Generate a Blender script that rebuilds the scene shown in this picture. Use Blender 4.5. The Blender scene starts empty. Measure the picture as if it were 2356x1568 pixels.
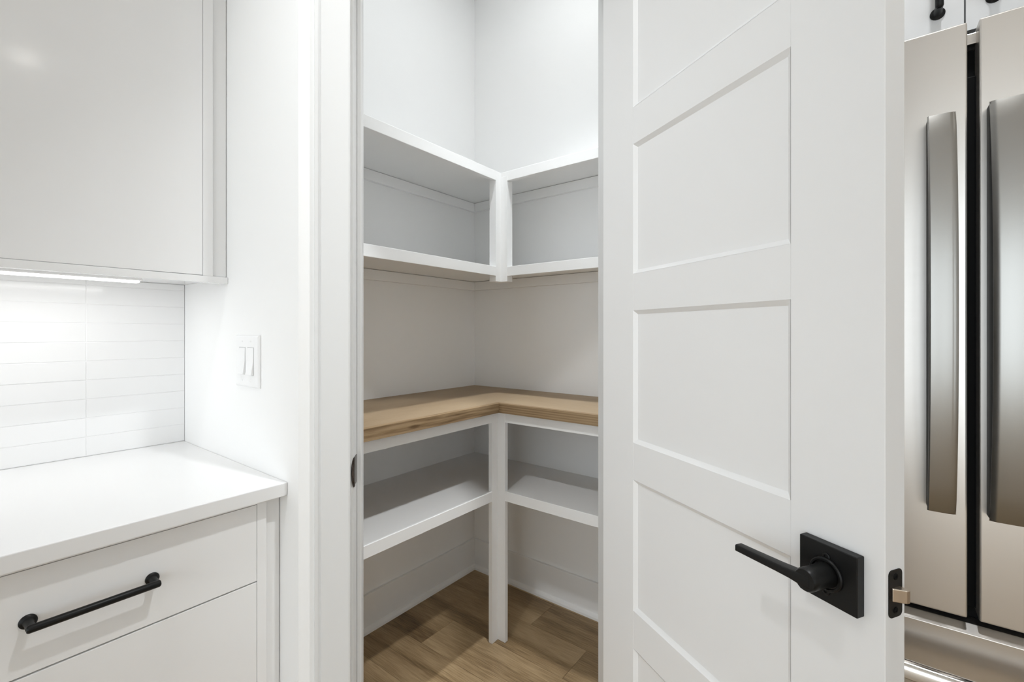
import bpy, bmesh, math, random
from mathutils import Vector, Matrix
random.seed(7)
sc = bpy.context.scene
COL = sc.collection

# ------------------------------------------------------------------ camera
YAW = math.radians(37.6)
cam_d = bpy.data.cameras.new('camera')
cam_d.sensor_width = 36.0
cam_d.sensor_fit = 'HORIZONTAL'
cam_d.lens = 36.0 * 1062.0 / 2356.0
cam_d.shift_y = -21.0 / 2356.0
cam_d.clip_start = 0.02
cam = bpy.data.objects.new('camera', cam_d)
COL.objects.link(cam)
cam.location = (0, 0, 1.247)
cam.rotation_euler = (math.radians(90), 0, YAW)
sc.camera = cam

# ------------------------------------------------------------------ world (overcast daylight beyond the kitchen windows)
SKY = 3.2
CAN_A, CAN_B, CAN_C = 4.8, 1.5, 2.4
PANTRY_W, PANTRY_SPILL = 3.8, 3.1
LED_W = 0.8
world = bpy.data.worlds.new('daylight')
sc.world = world
world.use_nodes = True
bg = world.node_tree.nodes['Background']
bg.inputs['Color'].default_value = (0.87, 0.945, 1.0, 1)
bg.inputs['Strength'].default_value = SKY

# daylight enters through three unseen window openings (portals guide the sampling of the sky)
for loc, rot, sx, sy in (((-0.275, -4.66, 1.43), (math.radians(90), 0, 0), 2.55, 2.74), ((2.1, -4.66, 1.43), (math.radians(90), 0, 0), 1.4, 2.74), ((4.66, -3.15, 1.33), (math.radians(90), 0, math.radians(90)), 1.5, 2.54)):
    pl = bpy.data.lights.new('window_portal', 'AREA')
    pl.shape = 'RECTANGLE'; pl.size = sx; pl.size_y = sy
    pl.cycles.is_portal = True
    po = bpy.data.objects.new('window_portal', pl)
    COL.objects.link(po); po.location = loc; po.rotation_euler = rot

# ------------------------------------------------------------------ view
vs = sc.view_settings
vs.view_transform = 'Standard'
vs.look = 'None'
vs.exposure = 0.0
vs.gamma = 1.0
vs.use_curve_mapping = False
try:
    sc.cycles.use_denoising = True
    sc.cycles.max_bounces = 8
    sc.cycles.diffuse_bounces = 7
    sc.cycles.glossy_bounces = 4
    sc.cycles.use_adaptive_sampling = True
    sc.cycles.adaptive_threshold = 0.03
    sc.cycles.use_light_tree = False
    sc.cycles.sample_clamp_indirect = 6.0
    sc.cycles.caustics_reflective = False
    sc.cycles.caustics_refractive = False
except Exception:
    pass

# ------------------------------------------------------------------ materials
def newmat(name):
    m = bpy.data.materials.new(name)
    m.use_nodes = True
    nt = m.node_tree
    b = nt.nodes['Principled BSDF']
    return m, nt, b

def paint(name, col, rough=0.5, spec=0.5, bump=0.0, scale=300.0):
    m, nt, b = newmat(name)
    b.inputs['Base Color'].default_value = (*col, 1)
    b.inputs['Roughness'].default_value = rough
    b.inputs['Specular IOR Level'].default_value = spec
    if bump:
        tc = nt.nodes.new('ShaderNodeTexCoord')
        no = nt.nodes.new('ShaderNodeTexNoise')
        no.inputs['Scale'].default_value = scale
        no.inputs['Detail'].default_value = 2.0
        bp = nt.nodes.new('ShaderNodeBump')
        bp.inputs['Strength'].default_value = bump
        bp.inputs['Distance'].default_value = 0.001
        nt.links.new(tc.outputs['Object'], no.inputs['Vector'])
        nt.links.new(no.outputs['Fac'], bp.inputs['Height'])
        nt.links.new(bp.outputs['Normal'], b.inputs['Normal'])
    return m

def metal(name, col, rough, aniso=0.0, stretch=None, bump=0.0, rvar=0.0):
    m, nt, b = newmat(name)
    b.inputs['Base Color'].default_value = (*col, 1)
    b.inputs['Metallic'].default_value = 1.0
    b.inputs['Roughness'].default_value = rough
    b.inputs['Anisotropic'].default_value = aniso
    if stretch:
        tc = nt.nodes.new('ShaderNodeTexCoord')
        mp = nt.nodes.new('ShaderNodeMapping')
        mp.inputs['Scale'].default_value = stretch
        no = nt.nodes.new('ShaderNodeTexNoise')
        no.inputs['Scale'].default_value = 1.0
        no.inputs['Detail'].default_value = 3.0
        nt.links.new(tc.outputs['Object'], mp.inputs['Vector'])
        nt.links.new(mp.outputs['Vector'], no.inputs['Vector'])
        bp = nt.nodes.new('ShaderNodeBump')
        bp.inputs['Strength'].default_value = bump
        bp.inputs['Distance'].default_value = 0.0005
        nt.links.new(no.outputs['Fac'], bp.inputs['Height'])
        nt.links.new(bp.outputs['Normal'], b.inputs['Normal'])
        mr = nt.nodes.new('ShaderNodeMapRange')
        mr.inputs['To Min'].default_value = rough - rvar
        mr.inputs['To Max'].default_value = rough + rvar
        nt.links.new(no.outputs['Fac'], mr.inputs['Value'])
        nt.links.new(mr.outputs['Result'], b.inputs['Roughness'])
    return m

def wood(name, axis, stops, var=0.0, rough=0.45, grain=1.0, ring=1.0, bump=0.15, freq=26.0, blotch=0.45, zline=0.0, knot=None):
    """procedural oak; the grain runs along local axis 0 (x) or 1 (y)"""
    m, nt, b = newmat(name)
    N, L = nt.nodes, nt.links
    tc = N.new('ShaderNodeTexCoord')
    oi = N.new('ShaderNodeObjectInfo')
    mul = N.new('ShaderNodeMath'); mul.operation = 'MULTIPLY'; mul.inputs[1].default_value = 37.0
    L.new(oi.outputs['Random'], mul.inputs[0])
    cmb = N.new('ShaderNodeCombineXYZ')
    for k in range(3):
        L.new(mul.outputs[0], cmb.inputs[k])
    add = N.new('ShaderNodeVectorMath'); add.operation = 'ADD'
    L.new(tc.outputs['Object'], add.inputs[0]); L.new(cmb.outputs[0], add.inputs[1])
    def mapped(sc3):
        mp = N.new('ShaderNodeMapping'); mp.inputs['Scale'].default_value = sc3
        L.new(add.outputs[0], mp.inputs['Vector']); return mp
    a = (0.10, 1, 1) if axis == 0 else (1, 0.10, 1)
    # broad cathedral bands
    mpw = mapped(tuple(freq * v for v in a))
    nz = N.new('ShaderNodeTexNoise'); nz.inputs['Scale'].default_value = 0.16; nz.inputs['Detail'].default_value = 2.0
    L.new(mpw.outputs[0], nz.inputs['Vector'])
    sc_ = N.new('ShaderNodeMath'); sc_.operation = 'MULTIPLY'; sc_.inputs[1].default_value = 34.0 * ring
    L.new(nz.outputs['Fac'], sc_.inputs[0])
    sn = N.new('ShaderNodeMath'); sn.operation = 'SINE'
    if zline:      # growth rings seen on a sawn edge: thin lines along the board, gently waving
        sx = N.new('ShaderNodeSeparateXYZ'); L.new(tc.outputs['Object'], sx.inputs[0])
        zm = N.new('ShaderNodeMath'); zm.operation = 'MULTIPLY_ADD'; zm.inputs[1].default_value = zline
        L.new(sx.outputs['Z'], zm.inputs[0]); L.new(sc_.outputs[0], zm.inputs[2])
        L.new(zm.outputs[0], sn.inputs[0])
    else:
        L.new(sc_.outputs[0], sn.inputs[0])
    # fine fibres
    mpf = mapped(tuple((260.0 if v == 1 else 14.0) for v in a))
    nf = N.new('ShaderNodeTexNoise'); nf.inputs['Scale'].default_value = 1.0; nf.inputs['Detail'].default_value = 4.0
    L.new(mpf.outputs[0], nf.inputs['Vector'])
    # slow blotches
    mpb = mapped(tuple((7.0 if v == 1 else 2.2) for v in a))
    nb = N.new('ShaderNodeTexNoise'); nb.inputs['Scale'].default_value = 1.0; nb.inputs['Detail'].default_value = 3.0
    L.new(mpb.outputs[0], nb.inputs['Vector'])
    def mulc(o, k):
        q = N.new('ShaderNodeMath'); q.operation = 'MULTIPLY'; q.inputs[1].default_value = k; L.new(o, q.inputs[0]); return q.outputs[0]
    def addn(o1, o2):
        q = N.new('ShaderNodeMath'); q.operation = 'ADD'; L.new(o1, q.inputs[0]); L.new(o2, q.inputs[1]); return q.outputs[0]
    s = addn(mulc(sn.outputs[0], 0.11 * ring), mulc(nf.outputs['Fac'], 0.42 * grain))
    s = addn(s, mulc(nb.outputs['Fac'], blotch))
    if var:
        s = addn(s, mulc(oi.outputs['Random'], var))
        off = -var * 0.5
    else:
        off = 0.0
    off2 = N.new('ShaderNodeMath'); off2.operation = 'ADD'; off2.inputs[1].default_value = off + 0.5 * (1.04 - 0.42 * grain - blotch)
    L.new(s, off2.inputs[0])
    cr = N.new('ShaderNodeValToRGB')
    el = cr.color_ramp.elements
    el[0].position, el[0].color = stops[0][0], (*stops[0][1], 1)
    el[1].position, el[1].color = stops[-1][0], (*stops[-1][1], 1)
    for p, c in stops[1:-1]:
        e = el.new(p); e.color = (*c, 1)
    if knot:
        vd = N.new('ShaderNodeVectorMath'); vd.operation = 'SUBTRACT'; vd.inputs[1].default_value = knot
        L.new(tc.outputs['Object'], vd.inputs[0])
        vm = N.new('ShaderNodeVectorMath'); vm.operation = 'MULTIPLY'; vm.inputs[1].default_value = (0.0, 45.0, 150.0)
        L.new(vd.outputs[0], vm.inputs[0])
        ln = N.new('ShaderNodeVectorMath'); ln.operation = 'LENGTH'; L.new(vm.outputs[0], ln.inputs[0])
        kr = N.new('ShaderNodeMapRange'); kr.inputs['From Min'].default_value = 0.2; kr.inputs['From Max'].default_value = 1.3
        kr.inputs['To Min'].default_value = -0.22; kr.inputs['To Max'].default_value = 0.0
        L.new(ln.outputs['Value'], kr.inputs['Value'])
        off3 = N.new('ShaderNodeMath'); off3.operation = 'ADD'
        L.new(off2.outputs[0], off3.inputs[0]); L.new(kr.outputs[0], off3.inputs[1]); off2 = off3
    L.new(off2.outputs[0], cr.inputs['Fac'])
    L.new(cr.outputs['Color'], b.inputs['Base Color'])
    b.inputs['Roughness'].default_value = rough
    b.inputs['Specular IOR Level'].default_value = 0.35
    bp = N.new('ShaderNodeBump'); bp.inputs['Strength'].default_value = bump; bp.inputs['Distance'].default_value = 0.001
    L.new(nf.outputs['Fac'], bp.inputs['Height']); L.new(bp.outputs['Normal'], b.inputs['Normal'])
    return m

def emit(name, col, strength):
    m, nt, b = newmat(name)
    b.inputs['Base Color'].default_value = (0.9, 0.9, 0.9, 1)
    b.inputs['Emission Color'].default_value = (*col, 1)
    b.inputs['Emission Strength'].default_value = strength
    return m

M = {}
M['wall'] = paint('wall_paint', (0.87, 0.87, 0.865), 0.75, 0.3)
M['ceiling'] = paint('ceiling_paint', (0.90, 0.90, 0.895), 0.85, 0.2)
M['trim'] = paint('trim_paint', (0.87, 0.87, 0.865), 0.38, 0.45)
M['casing'] = paint('casing_paint', (0.69, 0.69, 0.685), 0.38, 0.45)  # door-frame white toned down to offset strong lamp light falling on it
M['door'] = paint('door_paint', (0.86, 0.86, 0.86), 0.38, 0.45)
M['shelf'] = paint('shelf_paint', (0.87, 0.87, 0.865), 0.42, 0.4)
M['cabinet'] = paint('cabinet_lacquer', (0.83, 0.83, 0.83), 0.10, 0.5)
M['gap'] = paint('cabinet_shadow_gap', (0.45, 0.45, 0.45), 0.7, 0.2)
M['quartz'] = paint('white_quartz', (0.79, 0.79, 0.79), 0.22, 0.5)
M['tile'] = paint('white_ceramic', (0.86, 0.86, 0.86), 0.14, 0.5)
M['grout'] = paint('pale_grout', (0.85, 0.85, 0.85), 0.85, 0.2)
M['plastic'] = paint('white_plastic', (0.86, 0.86, 0.86), 0.3, 0.5)
M['plastic_dark'] = paint('switch_slot', (0.45, 0.45, 0.45), 0.6, 0.3)
M['black'] = paint('matte_black_metal', (0.005, 0.005, 0.005), 0.40, 0.28)
M['black_dull'] = paint('black_rubber', (0.003, 0.003, 0.003), 0.6, 0.12)
M['steel'] = metal('brushed_stainless', (0.70, 0.665, 0.625), 0.33, 0.5, (2, 2, 260), 0.0, 0.02)
M['steel_v'] = metal('brushed_stainless_vertical', (0.37, 0.36, 0.34), 0.30)
M['chrome'] = metal('polished_steel', (0.70, 0.68, 0.65), 0.12)
M['nickel'] = metal('satin_nickel', (0.62, 0.53, 0.44), 0.30)
M['bronze'] = metal('dark_bronze', (0.10, 0.08, 0.07), 0.22)
M['fridge_grey'] = paint('fridge_side_grey', (0.16, 0.155, 0.15), 0.45, 0.4)
KNOT_Y, KNOT_Z = 0.9873 - 1.629, 0.9418 - 0.925
OAK_F = [(0.28, (0.110, 0.066, 0.030)), (0.44, (0.260, 0.175, 0.090)), (0.58, (0.400, 0.285, 0.160)), (0.78, (0.500, 0.375, 0.225))]
OAK_T = [(0.25, (0.220, 0.148, 0.082)), (0.45, (0.310, 0.224, 0.138)), (0.62, (0.365, 0.272, 0.174)), (0.85, (0.410, 0.312, 0.206))]
OAK_E = [(0.28, (0.115, 0.066, 0.030)), (0.45, (0.230, 0.150, 0.078)), (0.60, (0.320, 0.222, 0.125)), (0.80, (0.390, 0.280, 0.165))]
M['fridge_dark'] = paint('dark_gap_fill', (0.012, 0.009, 0.007), 0.5, 0.3)
M['oak_floor'] = wood('oak_plank', 0, OAK_F, 0.20, 0.42, 0.9, 0.7)
M['oak_top_y'] = wood('oak_worktop', 1, OAK_T, 0.0, 0.5, 0.6, 0.5, blotch=0.35)
M['oak_top_x'] = wood('oak_worktop_cross', 0, OAK_T, 0.0, 0.5, 0.6, 0.5, blotch=0.35)
M['oak_edge_y'] = wood('oak_front_edge', 1, OAK_E, 0.0, 0.5, 1.0, 0.8, freq=120.0, zline=260.0, knot=(0.0, KNOT_Y, KNOT_Z))
M['oak_edge_x'] = wood('oak_front_edge_cross', 0, OAK_E, 0.0, 0.5, 0.5, 0.75, freq=30.0, blotch=0.3, zline=740.0)
M['led'] = emit('led_diffuser', (1.0, 0.98, 0.95), 6.0)
M['lens'] = emit('lamp_lens', (1.0, 0.97, 0.93), 14.0)

# ------------------------------------------------------------------ geometry helpers
class MB:
    def __init__(self):
        self.bm = bmesh.new()
    def box(self, x0, x1, y0, y1, z0, z1):
        v = [self.bm.verts.new(p) for p in ((x0,y0,z0),(x1,y0,z0),(x1,y1,z0),(x0,y1,z0),(x0,y0,z1),(x1,y0,z1),(x1,y1,z1),(x0,y1,z1))]
        for f in ((3,2,1,0),(4,5,6,7),(0,1,5,4),(1,2,6,5),(2,3,7,6),(3,0,4,7)):
            self.bm.faces.new([v[i] for i in f])
        return self
    def prism(self, poly, z0, z1):
        """poly = list of (x, y), counter-clockwise"""
        lo = [self.bm.verts.new((x, y, z0)) for x, y in poly]
        hi = [self.bm.verts.new((x, y, z1)) for x, y in poly]
        n = len(poly)
        self.bm.faces.new(lo[::-1]); self.bm.faces.new(hi)
        for i in range(n):
            self.bm.faces.new((lo[i], lo[(i+1) % n], hi[(i+1) % n], hi[i]))
        return self
    def loft(self, rings, smooth=False, cap=True):
        vs_ = [[self.bm.verts.new(p) for p in r] for r in rings]
        n = len(rings[0])
        for a, b in zip(vs_[:-1], vs_[1:]):
            for i in range(n):
                f = self.bm.faces.new((a[i], a[(i+1) % n], b[(i+1) % n], b[i]))
                f.smooth = smooth
        if cap:
            self.bm.faces.new(vs_[0][::-1]); self.bm.faces.new(vs_[-1])
        return self
    def lathe(self, base, axis, prof, seg=28):
        """prof = [(distance along axis, radius)...]"""
        ax = Vector(axis).normalized()
        t = Vector((0, 0, 1)) if abs(ax.z) < 0.9 else Vector((1, 0, 0))
        u = ax.cross(t).normalized(); w = ax.cross(u)
        o = Vector(base)
        rings = []
        for h, r in prof:
            rings.append([o + ax * h + (u * math.cos(2*math.pi*i/seg) + w * math.sin(2*math.pi*i/seg)) * max(r, 1e-5) for i in range(seg)])
        return self.loft(rings, smooth=True)
    def quad(self, a, b, c, d):
        self.bm.faces.new([self.bm.verts.new(p) for p in (a, b, c, d)])
        return self
    def build(self, name, mat, parent=None, bevel=0.0, seg=2, shift=(0, 0, 0)):
        bm = self.bm
        smooth_ok = any(f.smooth for f in bm.faces)
        bmesh.ops.recalc_face_normals(bm, faces=bm.faces[:])
        if bevel:
            ed = [e for e in bm.edges if len(e.link_faces) == 2 and e.calc_face_angle(0) > 0.4]
            bmesh.ops.bevel(bm, geom=ed, offset=bevel, segments=seg, affect='EDGES', profile=0.5, clamp_overlap=True)
        if parent is not None and parent.type == 'EMPTY' and parent.get('_world'):
            bmesh.ops.translate(bm, verts=bm.verts[:], vec=-Vector(parent.location))
        me = bpy.data.meshes.new(name)
        bm.to_mesh(me); bm.free()
        if smooth_ok:
            me.set_sharp_from_angle(angle=math.radians(35))
        else:
            me.polygons.foreach_set('use_smooth', [False] * len(me.polygons))
        me.materials.append(M[mat] if isinstance(mat, str) else mat)
        o = bpy.data.objects.new(name, me)
        COL.objects.link(o)
        if parent is not None:
            o.parent = parent
        return o

def subpart(o, parent):
    """hang o (built in the thing's own coordinates) under a part that sits at the thing's origin"""
    o.parent = parent
    return o

def empty(name, loc=(0, 0, 0), rz=0.0, local=False):
    e = bpy.data.objects.new(name, None)
    e.empty_display_size = 0.05
    COL.objects.link(e)
    e.location = loc
    e.rotation_euler = (0, 0, rz)
    if not local:
        e['_world'] = 1
    return e

def tag(o, label, cat=None, group=None, kind=None):
    o['label'] = label
    if cat: o['category'] = cat
    if group: o['group'] = group
    if kind: o['kind'] = kind
    return o

def part(mb, name, mat, thing, bevel=0.0, seg=2, under=None):
    """mesh given in world coordinates, hung under thing (an Empty with no rotation) or under one of its parts"""
    o = mb.build(name, mat, thing, bevel, seg)
    if under is not None:
        o.parent = under
    return o

def BX(*a):
    return MB().box(*a)

# ------------------------------------------------------------------ key planes
XW = -1.662          # left wall face (backsplash wall and pantry left wall)
YB = 1.829           # back wall face (pantry right wall, wall behind the fridge)
YS = 0.508           # return wall face with the switch
CEIL = 3.05
TH = 0.115           # partition thickness
A47 = math.radians(47.0)
P0 = Vector((-0.9732, 0.508))
DV = Vector((math.cos(A47), math.sin(A47)))
NV = Vector((-math.sin(A47), math.cos(A47)))
def W(s, off):
    p = P0 + DV * s + NV * off
    return (p.x, p.y)

ROOM_X1, ROOM_Y0 = 4.6, -4.6
S_JL, S_JR, S_END = 0.1138, 0.7288, 0.8325
JT = 0.019
HEAD = 2.150
XR = -0.405          # kitchen-side face of partition beside the fridge (faces +X)
XRI = XR - TH + 0.01 # pantry-side face

# ------------------------------------------------------------------ structure
def structure(o, label):
    return tag(o, label, None, None, 'structure')

fl = MB()
fl.box(XW - 0.12, ROOM_X1 + 0.1, ROOM_Y0 - 0.1, YB + 0.12, -0.05, -0.004)
floor = fl.build('floor', 'oak_floor')
structure(floor, 'brown oak plank floor running through kitchen and pantry')

PW = 0.182
plank_me = {}
def plank(x0, x1, y0):
    L_ = round(x1 - x0, 4)
    if L_ not in plank_me:
        mb = BX(0, L_ - 0.0008, 0, PW - 0.0008, -0.006, 0.0)
        o = mb.build('plank', 'oak_floor', None, 0.0006, 1)
        plank_me[L_] = o.data
        bpy.data.objects.remove(o)
    o = bpy.data.objects.new('plank', plank_me[L_])
    COL.objects.link(o)
    o.location = (x0, y0, 0)
    o.parent = floor
    return o
PL = 1.22
row_joint = {0: -1.60, 1: -1.25, 2: -1.02, 3: -0.62, 4: -1.418, 5: -0.870, 6: -1.137}
for k in range(0, 8):
    y0 = 1.064 + (k - 3) * PW
    j = {0: -0.9, 1: -1.25, 2: -0.55, 3: -1.02, 4: -1.418, 5: -0.870, 6: -1.137, 7: -0.7}[k]
    n0 = math.floor((XW - 0.02 - j) / PL)
    x = j + n0 * PL
    while x < 0.2:
        plank(x, x + PL, y0 if k < 8 else y0)
        x += PL

# walls
structure(BX(XW - 0.12, XW, ROOM_Y0 - 0.1, YB + 0.12, -0.05, CEIL + 0.1).build('wall_left', 'wall'),
          'white painted wall behind the backsplash and along the left of the pantry')
structure(BX(XW, ROOM_X1 + 0.1, YB, YB + 0.12, -0.05, CEIL + 0.1).build('wall_back', 'wall'),
          'white painted wall behind the pantry shelves and the refrigerator')
# return wall + diagonal pantry front as one partition (with door opening)
wp = MB()
li = W(0, TH)
def isect_in():
    # inner corner: y = YS+TH meets the inner diagonal plane
    s = ((YS + TH) - (P0.y + NV.y * TH)) / DV.y
    return W(s, TH)
ci = isect_in()
wp.prism([(XW, YS), (P0.x, P0.y), W(S_JL - JT, 0), W(S_JL - JT, TH), ci, (XW, YS + TH)], -0.004, CEIL)
wq = MB()
wq.prism([W(S_JR + JT, 0), W(S_END, 0), (XR, YB), (XRI, YB), (XRI, W((XRI - P0.x - NV.x * TH) / DV.x, TH)[1]), W(S_JR + JT, TH)], -0.004, CEIL)
wp.prism([W(S_JL - JT, 0), W(S_JR + JT, 0), W(S_JR + JT, TH), W(S_JL - JT, TH)], HEAD + JT, CEIL)
structure(wp.build('wall_pantry', 'wall', None, 0.0), 'white painted partition with the light switch and the angled pantry doorway')
structure(BX(XW - 0.1, ROOM_X1 + 0.1, ROOM_Y0 - 0.1, YB + 0.1, CEIL, CEIL + 0.1).build('ceiling', 'ceiling'), 'flat white ceiling')
structure(wq.build('wall_partition', 'wall'), 'white painted partition between the pantry and the refrigerator')
# unseen far sides of the kitchen; window openings sized and placed for fill light
def wall_with_windows(name, label, along_x, pos, a0, a1, holes, sill, top):
    mb = MB()
    t0, t1 = (pos, pos + 0.12) if not along_x else (pos - 0.12, pos)
    def bx(b0, b1, z0, z1):
        if along_x: mb.box(b0, b1, t0, t1, z0, z1)
        else: mb.box(t0, t1, b0, b1, z0, z1)
    bx(a0, a1, -0.004, sill); bx(a0, a1, top, CEIL)
    e = a0
    for h0, h1 in holes:
        bx(e, h0, sill, top); e = h1
    bx(e, a1, sill, top)
    return structure(mb.build(name, 'wall'), label)
wall_with_windows('wall_right', 'white painted wall on the right side of the kitchen', False, ROOM_X1, ROOM_Y0, YB, [(-3.9, -2.4)], 0.06, 2.6)
wall_with_windows('wall_front', 'white painted wall opposite the pantry with wide unseen window openings placed for fill light', True, ROOM_Y0, XW, ROOM_X1, [(-1.55, 1.0), (1.4, 2.8)], 0.06, 2.8)

# baseboards in the pantry
def baseboard(name, label, along_y):
    if along_y:
        b = BX(XW, XW + 0.014, YS + TH, YB, 0, 0.1525).build(name, 'trim', None, 0.002, 2)
        q = MB()
        prof = [(XW + 0.014, 0.0), (XW + 0.030, 0.0), (XW + 0.0285, 0.010), (XW + 0.023, 0.018), (XW + 0.014, 0.022)]
        q.loft([[(x, y, z) for x, z in prof] for y in (YS + TH, YB - 0.014)])
    else:
        b = BX(XW + 0.014, XRI, YB - 0.014, YB, 0, 0.1525).build(name, 'trim', None, 0.002, 2)
        q = MB()
        prof = [(YB - 0.014, 0.0), (YB - 0.030, 0.0), (YB - 0.0285, 0.010), (YB - 0.023, 0.018), (YB - 0.014, 0.022)]
        q.loft([[(x, y, z) for y, z in prof] for x in (XW + 0.014, XRI)])
    structure(b, label)
    o = q.build('shoe_moulding', 'trim'); o.parent = b
baseboard('baseboard_left', 'white baseboard along the left pantry wall', True)
baseboard('baseboard_back', 'white baseboard along the rear pantry wall', False)

# ------------------------------------------------------------------ pantry door frame (local x along the wall, y into the pantry)
fr = empty('trim_1', (P0.x, P0.y, 0), A47, local=True)
structure(fr, 'white door casing and jambs around the pantry doorway')
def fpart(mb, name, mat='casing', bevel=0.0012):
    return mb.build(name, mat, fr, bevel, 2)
# casing profile (s, off): flat board with a stepped outer band
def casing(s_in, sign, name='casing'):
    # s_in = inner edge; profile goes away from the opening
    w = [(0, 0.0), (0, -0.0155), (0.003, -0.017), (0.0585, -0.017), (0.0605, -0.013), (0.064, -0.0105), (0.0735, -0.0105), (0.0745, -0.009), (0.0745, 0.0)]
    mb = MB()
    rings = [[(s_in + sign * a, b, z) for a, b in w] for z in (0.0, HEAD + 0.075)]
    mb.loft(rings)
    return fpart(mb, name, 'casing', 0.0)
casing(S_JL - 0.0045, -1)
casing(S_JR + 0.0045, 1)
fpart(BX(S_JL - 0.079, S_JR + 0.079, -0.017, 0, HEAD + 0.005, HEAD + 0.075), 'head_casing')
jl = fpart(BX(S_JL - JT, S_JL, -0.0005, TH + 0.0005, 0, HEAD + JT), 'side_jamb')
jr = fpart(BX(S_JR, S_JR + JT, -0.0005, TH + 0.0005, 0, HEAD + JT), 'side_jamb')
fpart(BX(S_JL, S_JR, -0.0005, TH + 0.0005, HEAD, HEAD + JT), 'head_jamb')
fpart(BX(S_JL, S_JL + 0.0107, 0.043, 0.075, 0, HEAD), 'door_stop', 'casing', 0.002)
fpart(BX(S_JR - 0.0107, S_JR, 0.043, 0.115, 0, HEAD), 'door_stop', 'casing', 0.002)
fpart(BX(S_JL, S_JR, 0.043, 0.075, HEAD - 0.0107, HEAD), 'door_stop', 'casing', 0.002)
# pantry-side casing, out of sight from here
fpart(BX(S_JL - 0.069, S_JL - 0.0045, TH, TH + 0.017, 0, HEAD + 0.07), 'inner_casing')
# strike plate with curled lip
sp = MB()
prof = []
for i in range(13):
    t = i / 12
    z = 0.905 + 0.065 * t
    hw = 0.5 - 0.5 * abs(2*t - 1) ** 2.2
    prof.append((z, hw))
outer, inner = [], []
strike = MB()
strike.box(S_JL - 0.0005, S_JL + 0.0016, 0.010, 0.036, 0.907, 0.969)
rings = []
for z, hw in prof:
    d = 0.0 + 0.011 * hw
    rings.append([(S_JL - 0.0005, 0.012, z), (S_JL + 0.0022, 0.012, z), (S_JL + 0.0022, 0.004 - d, z), (S_JL + 0.001 - 0.006 * hw, -0.001 - d * 0.9, z), (S_JL - 0.001 - 0.006 * hw, 0.001 - d * 0.9, z), (S_JL - 0.0005, 0.006 - d, z)])
strike.loft(rings, smooth=False)
so = fpart(strike, 'strike_plate', 'bronze', 0.0006)
so['label'] = 'dark bronze strike plate'

# ------------------------------------------------------------------ pantry door (local x from latch edge to hinge, y out of the seen face)
EDGE = Vector((0.0168, 0.7046))
DA = math.radians(149.0077)
dr = empty('door_1', (EDGE.x, EDGE.y, 0), DA, local=True)
structure(dr, 'white five-panel pantry door standing open with a black lever handle')
DW, DT, DZ0, DZ1 = 0.610, 0.037, 0.012, 2.140
XI0, XI1 = 0.1215, 0.4915
pan = [(0.2735, 0.5585), (0.6406, 0.9258), (1.0059, 1.2937), (1.3733, 1.6555), (1.7352, 2.020)]
def dpart(mb, name, mat='door', bevel=0.0, parent=None):
    o = mb.build(name, mat, dr, bevel, 2)
    if parent is not None: o.parent = parent
    return o
dpart(BX(0, XI0, -DT, 0, DZ0, DZ1), 'stile', 'door', 0.0008)
dpart(BX(XI1, DW, -DT, 0, DZ0, DZ1), 'stile', 'door', 0.0008)
zs = [DZ0] + [v for p in pan for v in p] + [DZ1]
for i in range(0, len(zs), 2):
    dpart(BX(XI0, XI1, -DT, -0.0003, zs[i], zs[i+1]), 'rail', 'door', 0.0)
HR, WR = 0.0065, 0.0085
for z0, z1 in pan:
    mb = MB()
    for yo, sg in ((0.0, 1), (-DT, -1)):
        yi = yo - sg * HR
        o4 = [(XI0, yo, z0), (XI1, yo, z0), (XI1, yo, z1), (XI0, yo, z1)]
        i4 = [(XI0 + WR, yi, z0 + WR), (XI1 - WR, yi, z0 + WR), (XI1 - WR, yi, z1 - WR), (XI0 + WR, yi, z1 - WR)]
        ov = [mb.bm.verts.new(p) for p in o4]; iv = [mb.bm.verts.new(p) for p in i4]
        for a in range(4):
            f = (ov[a], ov[(a+1) % 4], iv[(a+1) % 4], iv[a])
            mb.bm.faces.new(f if sg > 0 else f[::-1])
        mb.bm.faces.new(iv if sg > 0 else iv[::-1])
    bmx = mb.bm
    me = bpy.data.meshes.new('panel'); bmx.to_mesh(me); bmx.free()
    me.materials.append(M['door'])
    o = bpy.data.objects.new('panel', me); COL.objects.link(o); o.parent = dr
# lever set
HX, HZ = 0.0602, 0.9331
hs = dpart(BX(HX - 0.0373, HX + 0.0373, 0.0, 0.0138, HZ - 0.0373, HZ + 0.0373), 'lever_rosette', 'black', 0.0012)
hs['label'] = 'square matte black rosette'
col_ = MB().lathe((HX, 0.0136, HZ), (0, 1, 0), [(0, 0.0215), (0.003, 0.0215), (0.0045, 0.0200), (0.0045, 0.0180), (0.002, 0.0172)], 36)
dpart(col_, 'collar', 'black', 0, hs)
for dz in (0.0225, -0.0225):
    s_ = MB().lathe((HX + 0.0005, 0.0136, HZ + dz), (0, 1, 0), [(0, 0.0050), (0.0012, 0.0050), (0.0018, 0.0042), (0.0018, 0.0022), (0.0006, 0.0018)], 16)
    dpart(s_, 'screw', 'black', 0, hs)
lv = MB()
# neck flaring into hub
lv.lathe((HX, 0.0138, HZ), (0, 1, 0), [(0, 0.0160), (0.010, 0.0148), (0.022, 0.0142), (0.032, 0.0146), (0.039, 0.0146), (0.0415, 0.0130)], 36)
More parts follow.
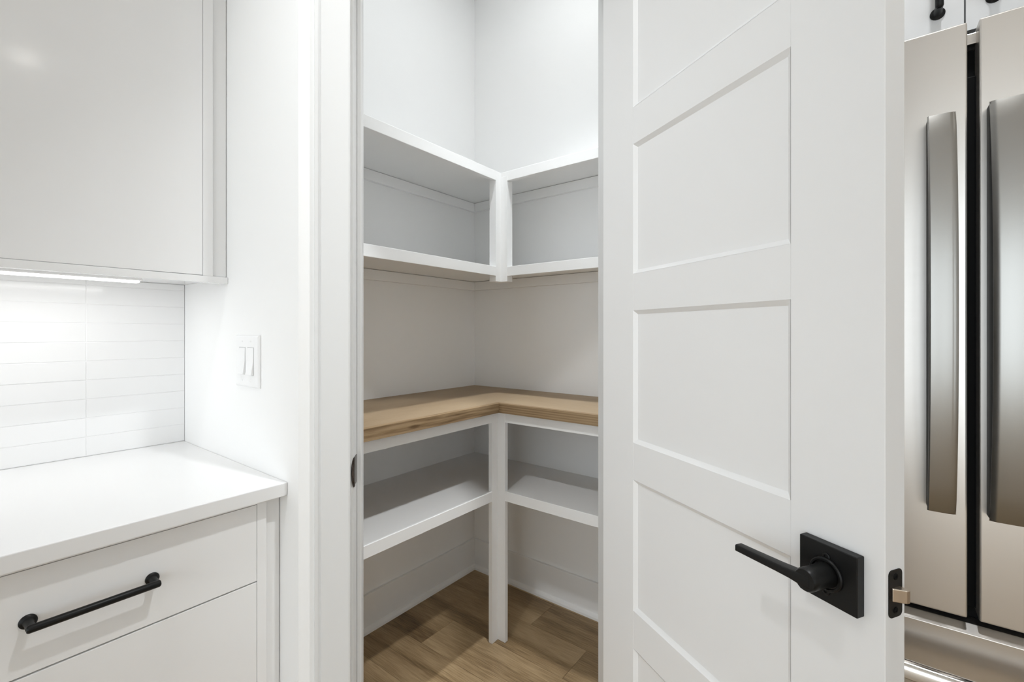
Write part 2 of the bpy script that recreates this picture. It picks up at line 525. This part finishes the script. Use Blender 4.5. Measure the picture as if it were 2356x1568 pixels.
# bar: rounded-rectangle sections from hub to tip
def rrect(x, yc, zc, hy, hz, r=0.0018):
    pts = []
    for cx_, cz_, a0 in ((1, 1, 0), (-1, 1, 90), (-1, -1, 180), (1, -1, 270)):
        for k in range(4):
            a = math.radians(a0 + k * 30)
            pts.append((x, yc + cx_ * (hy - r) + r * math.cos(a), zc + cz_ * (hz - r) + r * math.sin(a)))
    return pts
secs = [(HX - 0.006, 0.0470, HZ - 0.0012, 0.0085, 0.0086), (HX + 0.010, 0.0475, HZ - 0.0016, 0.0085, 0.0072), (HX + 0.021, 0.0480, HZ - 0.0020, 0.0080, 0.0060),
        (HX + 0.040, 0.0485, HZ - 0.0027, 0.0075, 0.0054), (HX + 0.082, 0.0485, HZ - 0.0046, 0.0070, 0.0050), (HX + 0.1075, 0.0485, HZ - 0.0056, 0.0066, 0.0048)]
lv.loft([rrect(*q) for q in secs], smooth=True)
lo = dpart(lv, 'lever', 'black', 0, hs)
# latch plate and bolt on the door edge
lp = MB()
pts = []
hw, hh, r = 0.0127, 0.0285, 0.006
for cx_, cz_, a0 in ((1, 1, 0), (-1, 1, 90), (-1, -1, 180), (1, -1, 270)):
    for k in range(5):
        a = math.radians(a0 + k * 22.5)
        pts.append((-0.018 + cx_ * (hw - r) + r * math.cos(a), 0.9335 + cz_ * (hh - r) + r * math.sin(a)))
lp.loft([[(0.0005, y, z) for y, z in pts], [(-0.0009, y, z) for y, z in pts]])
lpo = dpart(lp, 'latch_plate', 'black', 0)
for dz in (0.020, -0.020):
    s_ = MB().lathe((-0.0008, -0.018, 0.9335 + dz), (-1, 0, 0), [(0, 0.0042), (0.0007, 0.0038), (0.0009, 0.0018), (0.0002, 0.0014)], 14)
    dpart(s_, 'screw', 'black_dull', 0, lpo)
lb = MB()
zb = 0.9335
poly = [(-0.0005, -0.0100), (-0.0025, -0.0096), (-0.0120, -0.0200), (-0.0122, -0.0258), (-0.0005, -0.0258)]
def boltring(z, k=1.0):
    return [(x, y, z) for x, y in poly]
lb.loft([boltring(zb - 0.0078), boltring(zb + 0.0078)])
bo = dpart(lb, 'latch_bolt', 'nickel', 0.0009, lpo)
bo['label'] = 'satin nickel latch bolt'
# hinges
for hz in (0.25, 1.08, 1.92):
    h = MB().lathe((DW + 0.004, -DT - 0.004, hz - 0.045), (0, 0, 1), [(0, 0.006), (0.09, 0.006)], 14)
    dpart(h, 'hinge', 'black', 0)

# ------------------------------------------------------------------ pantry shelving
XL, YL = -1.188, 1.449          # face planes of the lower shelving
XU, YU = -1.278, 1.580          # face planes of the upper shelves
Y0P = YS + TH + 0.002           # front end of the left run
X1P = XRI - 0.002               # right end of the right run
T = 0.019
XWI, YBI = XW + 0.0006, YB - 0.0006
def Lshelf(thing, ztop, xf, yf, nose_h, name_shelf='shelf', name_nose='shelf_edging'):
    a = part(BX(XWI, xf - T, Y0P, YBI, ztop - 0.0015 - T, ztop - 0.0015), name_shelf, 'shelf', thing)
    b = part(BX(xf - T, X1P, yf + T, YBI, ztop - 0.0015 - T, ztop - 0.0015), name_shelf, 'shelf', thing)
    part(BX(xf - T, xf, Y0P, yf, ztop - nose_h, ztop), name_nose, 'trim', thing, 0.0012)
    part(BX(xf - T, X1P, yf, yf + T, ztop - nose_h, ztop), name_nose, 'trim', thing, 0.0012)
def Lpost(thing, xf, yf, z0, z1, w, t, proud=0.0):
    x, y = xf + proud, yf - proud
    part(MB().prism([(x - t, y - w), (x, y - w), (x, y), (x - t, y)], z0, z1), 'post', 'trim', thing, 0.0012)
    part(MB().prism([(x - t, y), (x + w, y), (x + w, y + t), (x - t, y + t)], z0, z1), 'post', 'trim', thing, 0.0012)
def cleats(thing, ztop, h=0.044, d=0.018):
    part(BX(XWI, XWI + d, Y0P, YBI, ztop - h, ztop), 'cleat', 'shelf', thing, 0.001)
    part(BX(XWI + d, X1P, YBI - d, YBI, ztop - h, ztop), 'cleat', 'shelf', thing, 0.001)

low = empty('corner_shelving', (XW + 0.2, YB - 0.2, 0))
tag(low, 'white L-shaped lower shelf unit standing on the pantry floor', 'shelving')
Lshelf(low, 0.6085, XL, YL, 0.040)
cleats(low, 0.587, 0.040)
# rail under the oak top and posts
part(BX(XL - T, XL - 0.0004, Y0P, YL, 0.8835, 0.925), 'face_rail', 'trim', low, 0.001)
part(BX(XL - T, X1P, YL + 0.0004, YL + T, 0.8835, 0.925), 'face_rail', 'trim', low, 0.001)
Lpost(low, XL, YL, 0.0005, 0.925, 0.0365, 0.0185, 0.0006)

top = empty('oak_worktop', (XW + 0.2, YB - 0.2, 0.925))
tag(top, 'L-shaped oak worktop on the white lower pantry shelving', 'worktop')
XO, YO, ZW0, ZW1 = -1.160, 1.421, 0.9255, 0.9635
tb = part(BX(XWI, XO - 0.020, Y0P, YBI, ZW0, ZW1), 'board', 'oak_top_y', top, 0.0008)
tb2 = part(BX(XO - 0.020, X1P, YO + 0.020, YBI, ZW0, ZW1), 'board', 'oak_top_x', top, 0.0008)
part(BX(XO - 0.020, XO, Y0P, YO, ZW0, ZW1), 'front_edge', 'oak_edge_y', top, 0.0008)
part(BX(XO - 0.020, X1P, YO, YO + 0.020, ZW0, ZW1), 'front_edge', 'oak_edge_x', top, 0.0008)

up = empty('wall_shelving', (XW + 0.2, YB - 0.2, 1.5))
tag(up, 'white L-shaped pair of upper shelves fixed to the pantry walls', 'shelving')
Lshelf(up, 1.946, XU, YU, 0.041)
Lshelf(up, 1.531, XU, YU, 0.041)
cleats(up, 1.924); cleats(up, 1.509)
Lpost(up, XU, YU, 1.466, 1.927, 0.034, 0.038, 0.0006)

# ------------------------------------------------------------------ kitchen: counter run on the left wall
XC = -1.045                     # base cabinet face
YR = -2.6                       # far end of the run, out of view
ct = BX(XW + 0.0005, -1.019, YR, YS - 0.0006, 0.8846, 0.914).build('countertop', 'quartz', None, 0.002, 3)
tag(ct, 'white quartz countertop ending against the switch wall', 'countertop')

bc = empty('base_cabinet', (XC - 0.3, 0.1, 0))
tag(bc, 'white base cabinet with flat drawer fronts under the quartz countertop', 'cabinet')
part(BX(XW + 0.0005, XC - 0.020, YR, 0.474, 0.10, 0.884), 'body', 'gap', bc)
part(BX(XW + 0.0005, XC - 0.075, YR, 0.474, 0.0, 0.10), 'toe_kick', 'cabinet', bc)
part(BX(XC - 0.020, XC, 0.4545, 0.4740, 0.10, 0.884), 'stile', 'cabinet', bc, 0.0006)
part(BX(XC - 0.020, XC, -0.4300, -0.3900, 0.10, 0.884), 'stile', 'cabinet', bc, 0.0006)
part(BX(XC - 0.020, XC, -0.3900, 0.4545, 0.8745, 0.884), 'rail', 'cabinet', bc, 0.0006)
part(BX(XC - 0.060, XC - 0.009, 0.4745, YS - 0.001, 0.0, 0.884), 'filler', 'cabinet', bc, 0.003)
def pull(thing, under, axis, p0, p1, out, L_end):
    """bar pull: two flanged posts and a bar. p0,p1 = base centres on the face; out = outward direction"""
    o = Vector(out); a = (Vector(p1) - Vector(p0)).normalized()
    mb = MB()
    for p in (p0, p1):
        mb.lathe(p, out, [(0, 0.0110), (0.0016, 0.0110), (0.0030, 0.0098), (0.0042, 0.0070), (0.0060, 0.0060), (0.030, 0.0058)], 24)
    c0 = Vector(p0) + o * 0.030 - a * L_end; c1 = Vector(p1) + o * 0.030 + a * L_end
    mb.lathe(c0, (c1 - c0), [(0, 0.0042), (0.0012, 0.0056), (0.003, 0.0062), ((c1 - c0).length - 0.003, 0.0062), ((c1 - c0).length - 0.0012, 0.0056), ((c1 - c0).length, 0.0042)], 24)
    ob = part(mb, 'bar_pull', 'black', thing, 0, 2, under)
    ob['label'] = 'matte black bar pull'
    return ob
for z0, z1 in ((0.7095, 0.8735), (0.4100, 0.7065), (0.1100, 0.4070)):
    d_ = part(BX(XC - 0.020, XC, -0.3880, 0.4537, z0, z1), 'drawer_front', 'cabinet', bc, 0.0007)
    if z0 > 0.7:
        pull(bc, d_, 1, (XC, 0.1105, 0.7925), (XC, 0.2695, 0.7925), (1, 0, 0), 0.005)
part(BX(XC - 0.020, XC, YR, -0.4320, 0.11, 0.8735), 'cabinet_door', 'cabinet', bc, 0.0007)

# upper cabinet
XCU = -1.3367
ZU0, ZU1 = 1.3733, 2.55
uc = empty('upper_cabinet', (XCU - 0.15, 0.1, ZU0))
tag(uc, 'white flat-front upper cabinet above the backsplash tiles', 'cabinet')
part(BX(XW + 0.0005, XCU - 0.020, YR, 0.4720, 1.3915, ZU1), 'body', 'gap', uc)
part(BX(XW + 0.0005, XCU - 0.020, YR, YS - 0.001, 1.3905, 1.3914), 'bottom_panel', 'cabinet', uc)
part(BX(XCU - 0.020, XCU, YR, YS - 0.0005, ZU0, 1.3900), 'rail', 'cabinet', uc, 0.0006)
part(BX(XCU - 0.020, XCU, 0.4500, 0.4724, 1.3903, ZU1), 'stile', 'cabinet', uc, 0.0006)
part(BX(XCU - 0.055, XCU - 0.009, 0.4727, YS - 0.0005, 1.3903, ZU1), 'filler', 'cabinet', uc, 0.003)
part(BX(XCU - 0.020, XCU, -0.2000, 0.4493, 1.3914, ZU1 - 0.02), 'cabinet_door', 'cabinet', uc, 0.0007)
part(BX(XCU - 0.020, XCU, YR, -0.2020, 1.3914, ZU1 - 0.02), 'cabinet_door', 'cabinet', uc, 0.0007)

# under-cabinet light bar
led = empty('under_cabinet_light', (-1.48, 0.1, 1.39))
tag(led, 'slim glowing light bar under the upper cabinet', 'light')
part(BX(-1.500, -1.458, -0.55, 0.357, 1.3765, 1.3903), 'housing', 'plastic', led, 0.002)
part(BX(-1.492, -1.466, -0.546, 0.353, 1.3722, 1.3765), 'diffuser', 'led', led, 0.002)
la = bpy.data.lights.new('under_cabinet_lamp', 'AREA')
la.shape = 'RECTANGLE'; la.size = 0.03; la.size_y = 0.88; la.energy = LED_W; la.color = (0.98, 0.99, 1.0)
lao = bpy.data.objects.new('under_cabinet_lamp', la); COL.objects.link(lao)
lao.parent = led; lao.location = (0.001, -0.197, 1.3712 - 1.39)

# backsplash tiles
bs = empty('backsplash', (XW, 0.1, 0.914))
tag(bs, 'glossy white stacked tile backsplash between countertop and upper cabinet', 'backsplash')
part(BX(XW + 0.0006, XW + 0.0064, YR, YS - 0.0008, 0.9145, 1.3902), 'grout', 'grout', bs)
TP = 0.0508
tile_me = {}
def tile(y0, y1, z0, z1):
    key = (round(y1 - y0, 4), round(z1 - z0, 4))
    if key not in tile_me:
        o = BX(0.0012, 0.0076, 0, key[0], 0, key[1]).build('tile', 'tile', None, 0.0009, 2)
        tile_me[key] = o.data; bpy.data.objects.remove(o)
    o = bpy.data.objects.new('tile', tile_me[key]); COL.objects.link(o)
    o.location = (random.uniform(-0.00035, 0.00035), y0 - 0.1, z0 - 0.914); o.parent = bs
    o.rotation_euler = (0, random.uniform(-0.004, 0.004), random.uniform(-0.0015, 0.0015))
for (y0, y1) in ((0.2836, 0.5072), (-0.0214, 0.2824), (-0.3264, -0.0226)):
    for k in range(9):
        tile(y0, y1, 0.9150 + k * TP + 0.0006, 0.9150 + (k + 1) * TP - 0.0006)
    tile(y0, y1, 0.9150 + 9 * TP + 0.0008, 1.3895)

# light switch
sw = empty('light_switch', (-1.2118, YS, 1.174))
tag(sw, 'white double rocker switch plate on the wall beside the pantry', 'light switch')
cx0, cx1, cz0, cz1 = -1.2755, -1.1484, 1.1115, 1.2390
part(MB().loft([[(a, y, b) for a, b in ((cx0 + i, cz0 + i), (cx1 - i, cz0 + i), (cx1 - i, cz1 - i), (cx0 + i, cz1 - i))] for y, i in ((YS - 0.0004, 0.0), (YS - 0.0030, 0.0), (YS - 0.0052, 0.0018), (YS - 0.0062, 0.0045), (YS - 0.0064, 0.0055))]), 'plate', 'plastic', sw)
for xc in (-1.2350, -1.1890):
    part(BX(xc - 0.0172, xc + 0.0172, YS - 0.0068, YS - 0.0062, 1.1415, 1.2092), 'rocker_frame', 'plastic_dark', sw)
    mb = MB()
    z0, z1 = 1.1425, 1.2080
    mb.loft([[(xc - 0.0163, YS - 0.0064, z0), (xc - 0.0163, YS - 0.0125, z0), (xc - 0.0163, YS - 0.0078, 1.175), (xc - 0.0163, YS - 0.0072, z1), (xc - 0.0163, YS - 0.0064, z1)],
             [(xc + 0.0163, YS - 0.0064, z0), (xc + 0.0163, YS - 0.0125, z0), (xc + 0.0163, YS - 0.0078, 1.175), (xc + 0.0163, YS - 0.0072, z1), (xc + 0.0163, YS - 0.0064, z1)]])
    part(mb, 'rocker', 'plastic', sw, 0.0004)
    for z in (1.2235, 1.1268):
        part(MB().lathe((xc, YS - 0.0063, z), (0, -1, 0), [(0, 0.0024), (0.0006, 0.0024), (0.0009, 0.0015), (0.0004, 0.0012)], 12), 'screw', 'plastic', sw)

# ------------------------------------------------------------------ refrigerator
FY = 1.09
XS = 0.141
rf = empty('refrigerator', (XS, 1.45, 0))
tag(rf, 'stainless steel french-door refrigerator to the right of the open door', 'refrigerator')
part(BX(XS - 0.452, XS + 0.452, FY + 0.055, YB - 0.03, 0.03, 1.745), 'body', 'fridge_grey', rf, 0.003)
part(BX(XS - 0.430, XS + 0.430, FY + 0.065, YB - 0.06, 0.0, 0.03), 'base', 'black_dull', rf)
part(BX(XS - 0.440, XS + 0.440, FY + 0.045, FY + 0.0548, 0.09, 1.740), 'gasket', 'black_dull', rf)
part(BX(XS - 0.030, XS + 0.030, FY + 0.030, FY + 0.0449, 0.770, 1.690), 'mullion', 'black_dull', rf, 0.002)
part(BX(XS - 0.060, XS + 0.060, FY + 0.030, FY + 0.0750, 1.7455, 1.765), 'top_cap', 'steel', rf, 0.002)
def fdoor(x0, x1):
    return part(BX(x0, x1, FY, FY + 0.044, 0.762, 1.772), 'door', 'steel', rf, 0.0028, 3)
dl = fdoor(XS - 0.455, XS - 0.0068)
drt = fdoor(XS + 0.0075, XS + 0.455)
def bow_handle(under, x_out, x_bev, x_in, z0, z1):
    """flat bowed bar: flat face between x_out and x_bev, bevel from x_bev to x_in"""
    mb = MB(); rings = []
    n = 28
    for i in range(n + 1):
        t = i / n
        u = 2 * t - 1
        z = z0 + (z1 - z0) * t
        yf = FY - 0.034 - 0.030 * (1 - abs(u) ** 2.4)
        th = 0.013
        edge = 0.0035 * max(0, abs(u) - 0.97) / 0.03
        s_ = 1 if x_in > x_out else -1
        rings.append([(x_out, yf + th * 0.5, z), (x_out, yf + 0.002 + edge, z), (x_out + s_ * 0.002, yf + edge, z), (x_bev, yf + edge, z), (x_bev + (x_in - x_bev) * 0.6, yf + 0.0016 + edge, z), (x_in, yf + 0.0040 + edge, z), (x_in, yf + th * 0.5, z)])
    mb.loft(rings, smooth=True)
    ho = part(mb, 'handle', 'steel_v', rf, 0, 2, under)
    gap_fill = MB(); rings = []  # dark fill added in the gap between bowed bar and door
    xa, xb_ = min(x_out, x_in) + 0.0012, max(x_out, x_in) - 0.004
    for i in range(n + 1):
        u = 2 * i / n - 1
        z = z0 + 0.0015 + (z1 - z0 - 0.003) * i / n
        yf = FY - 0.034 - 0.030 * (1 - abs(u) ** 2.4)
        rings.append([(xa, FY - 0.0002, z), (xa, yf + 0.0055, z), (xb_, yf + 0.0055, z), (xb_, FY - 0.0002, z)])
    gap_fill.loft(rings)
    part(gap_fill, 'handle_gap_fill', 'fridge_dark', rf, 0, 2, under)
    return ho
bow_handle(dl, 0.0810, 0.1085, 0.1170, 0.9420, 1.6150)
bow_handle(drt, 0.2000, 0.1645, 0.1560, 0.9420, 1.6190)
# freezer drawer
mb = MB()
pr = [(FY + 0.044, 0.090), (FY, 0.090), (FY, 0.7360), (FY + 0.0008, 0.7370), (FY + 0.018, 0.7470), (FY + 0.044, 0.7470)]
mb.loft([[(x, y, z) for y, z in pr] for x in (XS - 0.455, XS + 0.455)])
fd = part(mb, 'freezer_drawer', 'steel', rf, 0.0008)
mb = MB(); rings = []
for i in range(33):
    t = i / 32; u = 2 * t - 1
    x = XS - 0.34 + 0.68 * t
    yf = FY - 0.036 - 0.030 * (1 - abs(u) ** 2.6)
    rings.append([(x, yf + 0.014, 0.6600), (x, yf + 0.002, 0.6600), (x, yf, 0.6620), (x, yf, 0.6790), (x, yf + 0.0025, 0.6840), (x, yf + 0.0085, 0.6875), (x, yf + 0.014, 0.6875)])
mb.loft(rings, smooth=True)
part(mb, 'handle', 'chrome', rf, 0, 2, fd)
for xx in (XS - 0.325, XS + 0.295):
    part(BX(xx, xx + 0.030, FY - 0.028, FY - 0.0001, 0.6640, 0.6840), 'handle_mount', 'steel_v', rf, 0.003, 2, fd)

# cabinet above the refrigerator
YC2 = 1.172
oc = empty('over_fridge_cabinet', (XS, 1.45, 1.80))
tag(oc, 'white two-door cabinet above the stainless refrigerator', 'cabinet')
part(BX(XS - 0.470, XS + 0.470, YC2 + 0.0200, YB - 0.001, 1.795, 2.60), 'body', 'gap', oc)
for x0, x1, px in ((XS - 0.470, XS - 0.0012, 0.1040), (XS + 0.0012, XS + 0.470, 0.1780)):
    d_ = part(BX(x0, x1, YC2, YC2 + 0.0199, 1.795, 2.60), 'cabinet_door', 'cabinet', oc, 0.0006)
    pull(oc, d_, 2, (px, YC2, 1.842), (px, YC2, 2.002), (0, -1, 0), 0.004)
# tall side panel between partition and refrigerator
sp_ = BX(XR + 0.002, XR + 0.021, YC2, YB - 0.001, 0.0, 2.60).build('side_panel', 'cabinet', None, 0.0006)
tag(sp_, 'white tall end panel beside the refrigerator', 'panel')

# ------------------------------------------------------------------ recessed ceiling lights
def can(x, y, power, label, spread=98.0, spill=0.0, col=(0.95, 0.98, 1.0), aim=None):
    e = empty('recessed_light', (x, y, CEIL))
    tag(e, label, 'light', 'recessed ceiling lights')
    part(MB().lathe((x, y, CEIL - 0.0001), (0, 0, -1), [(0, 0.086), (0.004, 0.084), (0.006, 0.076), (0.003, 0.068), (0.0005, 0.066)], 36), 'trim_ring', 'plastic', e)
    part(MB().lathe((x, y, CEIL - 0.0006), (0, 0, -1), [(0, 0.0655), (0.0015, 0.065), (0.002, 0.02)], 36), 'lens', 'lens', e)
    l = bpy.data.lights.new('recessed_lamp', 'AREA')
    l.shape = 'DISK'; l.size = 0.085; l.energy = power; l.spread = math.radians(spread); l.color = col
    lo_ = bpy.data.objects.new('recessed_lamp', l); COL.objects.link(lo_)
    lo_.parent = e; lo_.location = (0, 0, -0.0075)
    if aim:        # tilt added to throw more of the beam into the pantry
        lo_.location = (0, 0, -0.026)
        lo_.rotation_euler = (Vector(aim) - Vector((x, y, CEIL))).to_track_quat('-Z', 'Y').to_euler()
    if spill:      # wide spill around the beam
        l2 = bpy.data.lights.new('recessed_spill', 'AREA')
        l2.shape = 'DISK'; l2.size = 0.125; l2.energy = spill; l2.color = col
        lo2 = bpy.data.objects.new('recessed_spill', l2); COL.objects.link(lo2)
        lo2.parent = e; lo2.location = (0, 0, -0.008)
can(-0.95, 1.29, PANTRY_W, 'round recessed light in the pantry ceiling', 62.0, PANTRY_SPILL, (0.92, 0.967, 1.0))
can(0.165, 0.675, CAN_A, 'round recessed ceiling light in front of the refrigerator', 66.0, aim=(-1.10, 1.15, 0.2))
can(-0.615, -0.333, CAN_B, 'round recessed ceiling light over the counter edge', 54.0, aim=(-0.85, 1.35, 0.6))
can(1.715, 0.448, CAN_C, 'round recessed ceiling light mirrored in the upper cabinet door')
can(1.6, -1.6, CAN_C, 'round recessed ceiling light in the middle of the kitchen')

for o in bpy.data.objects:
    if '_world' in o:
        del o['_world']
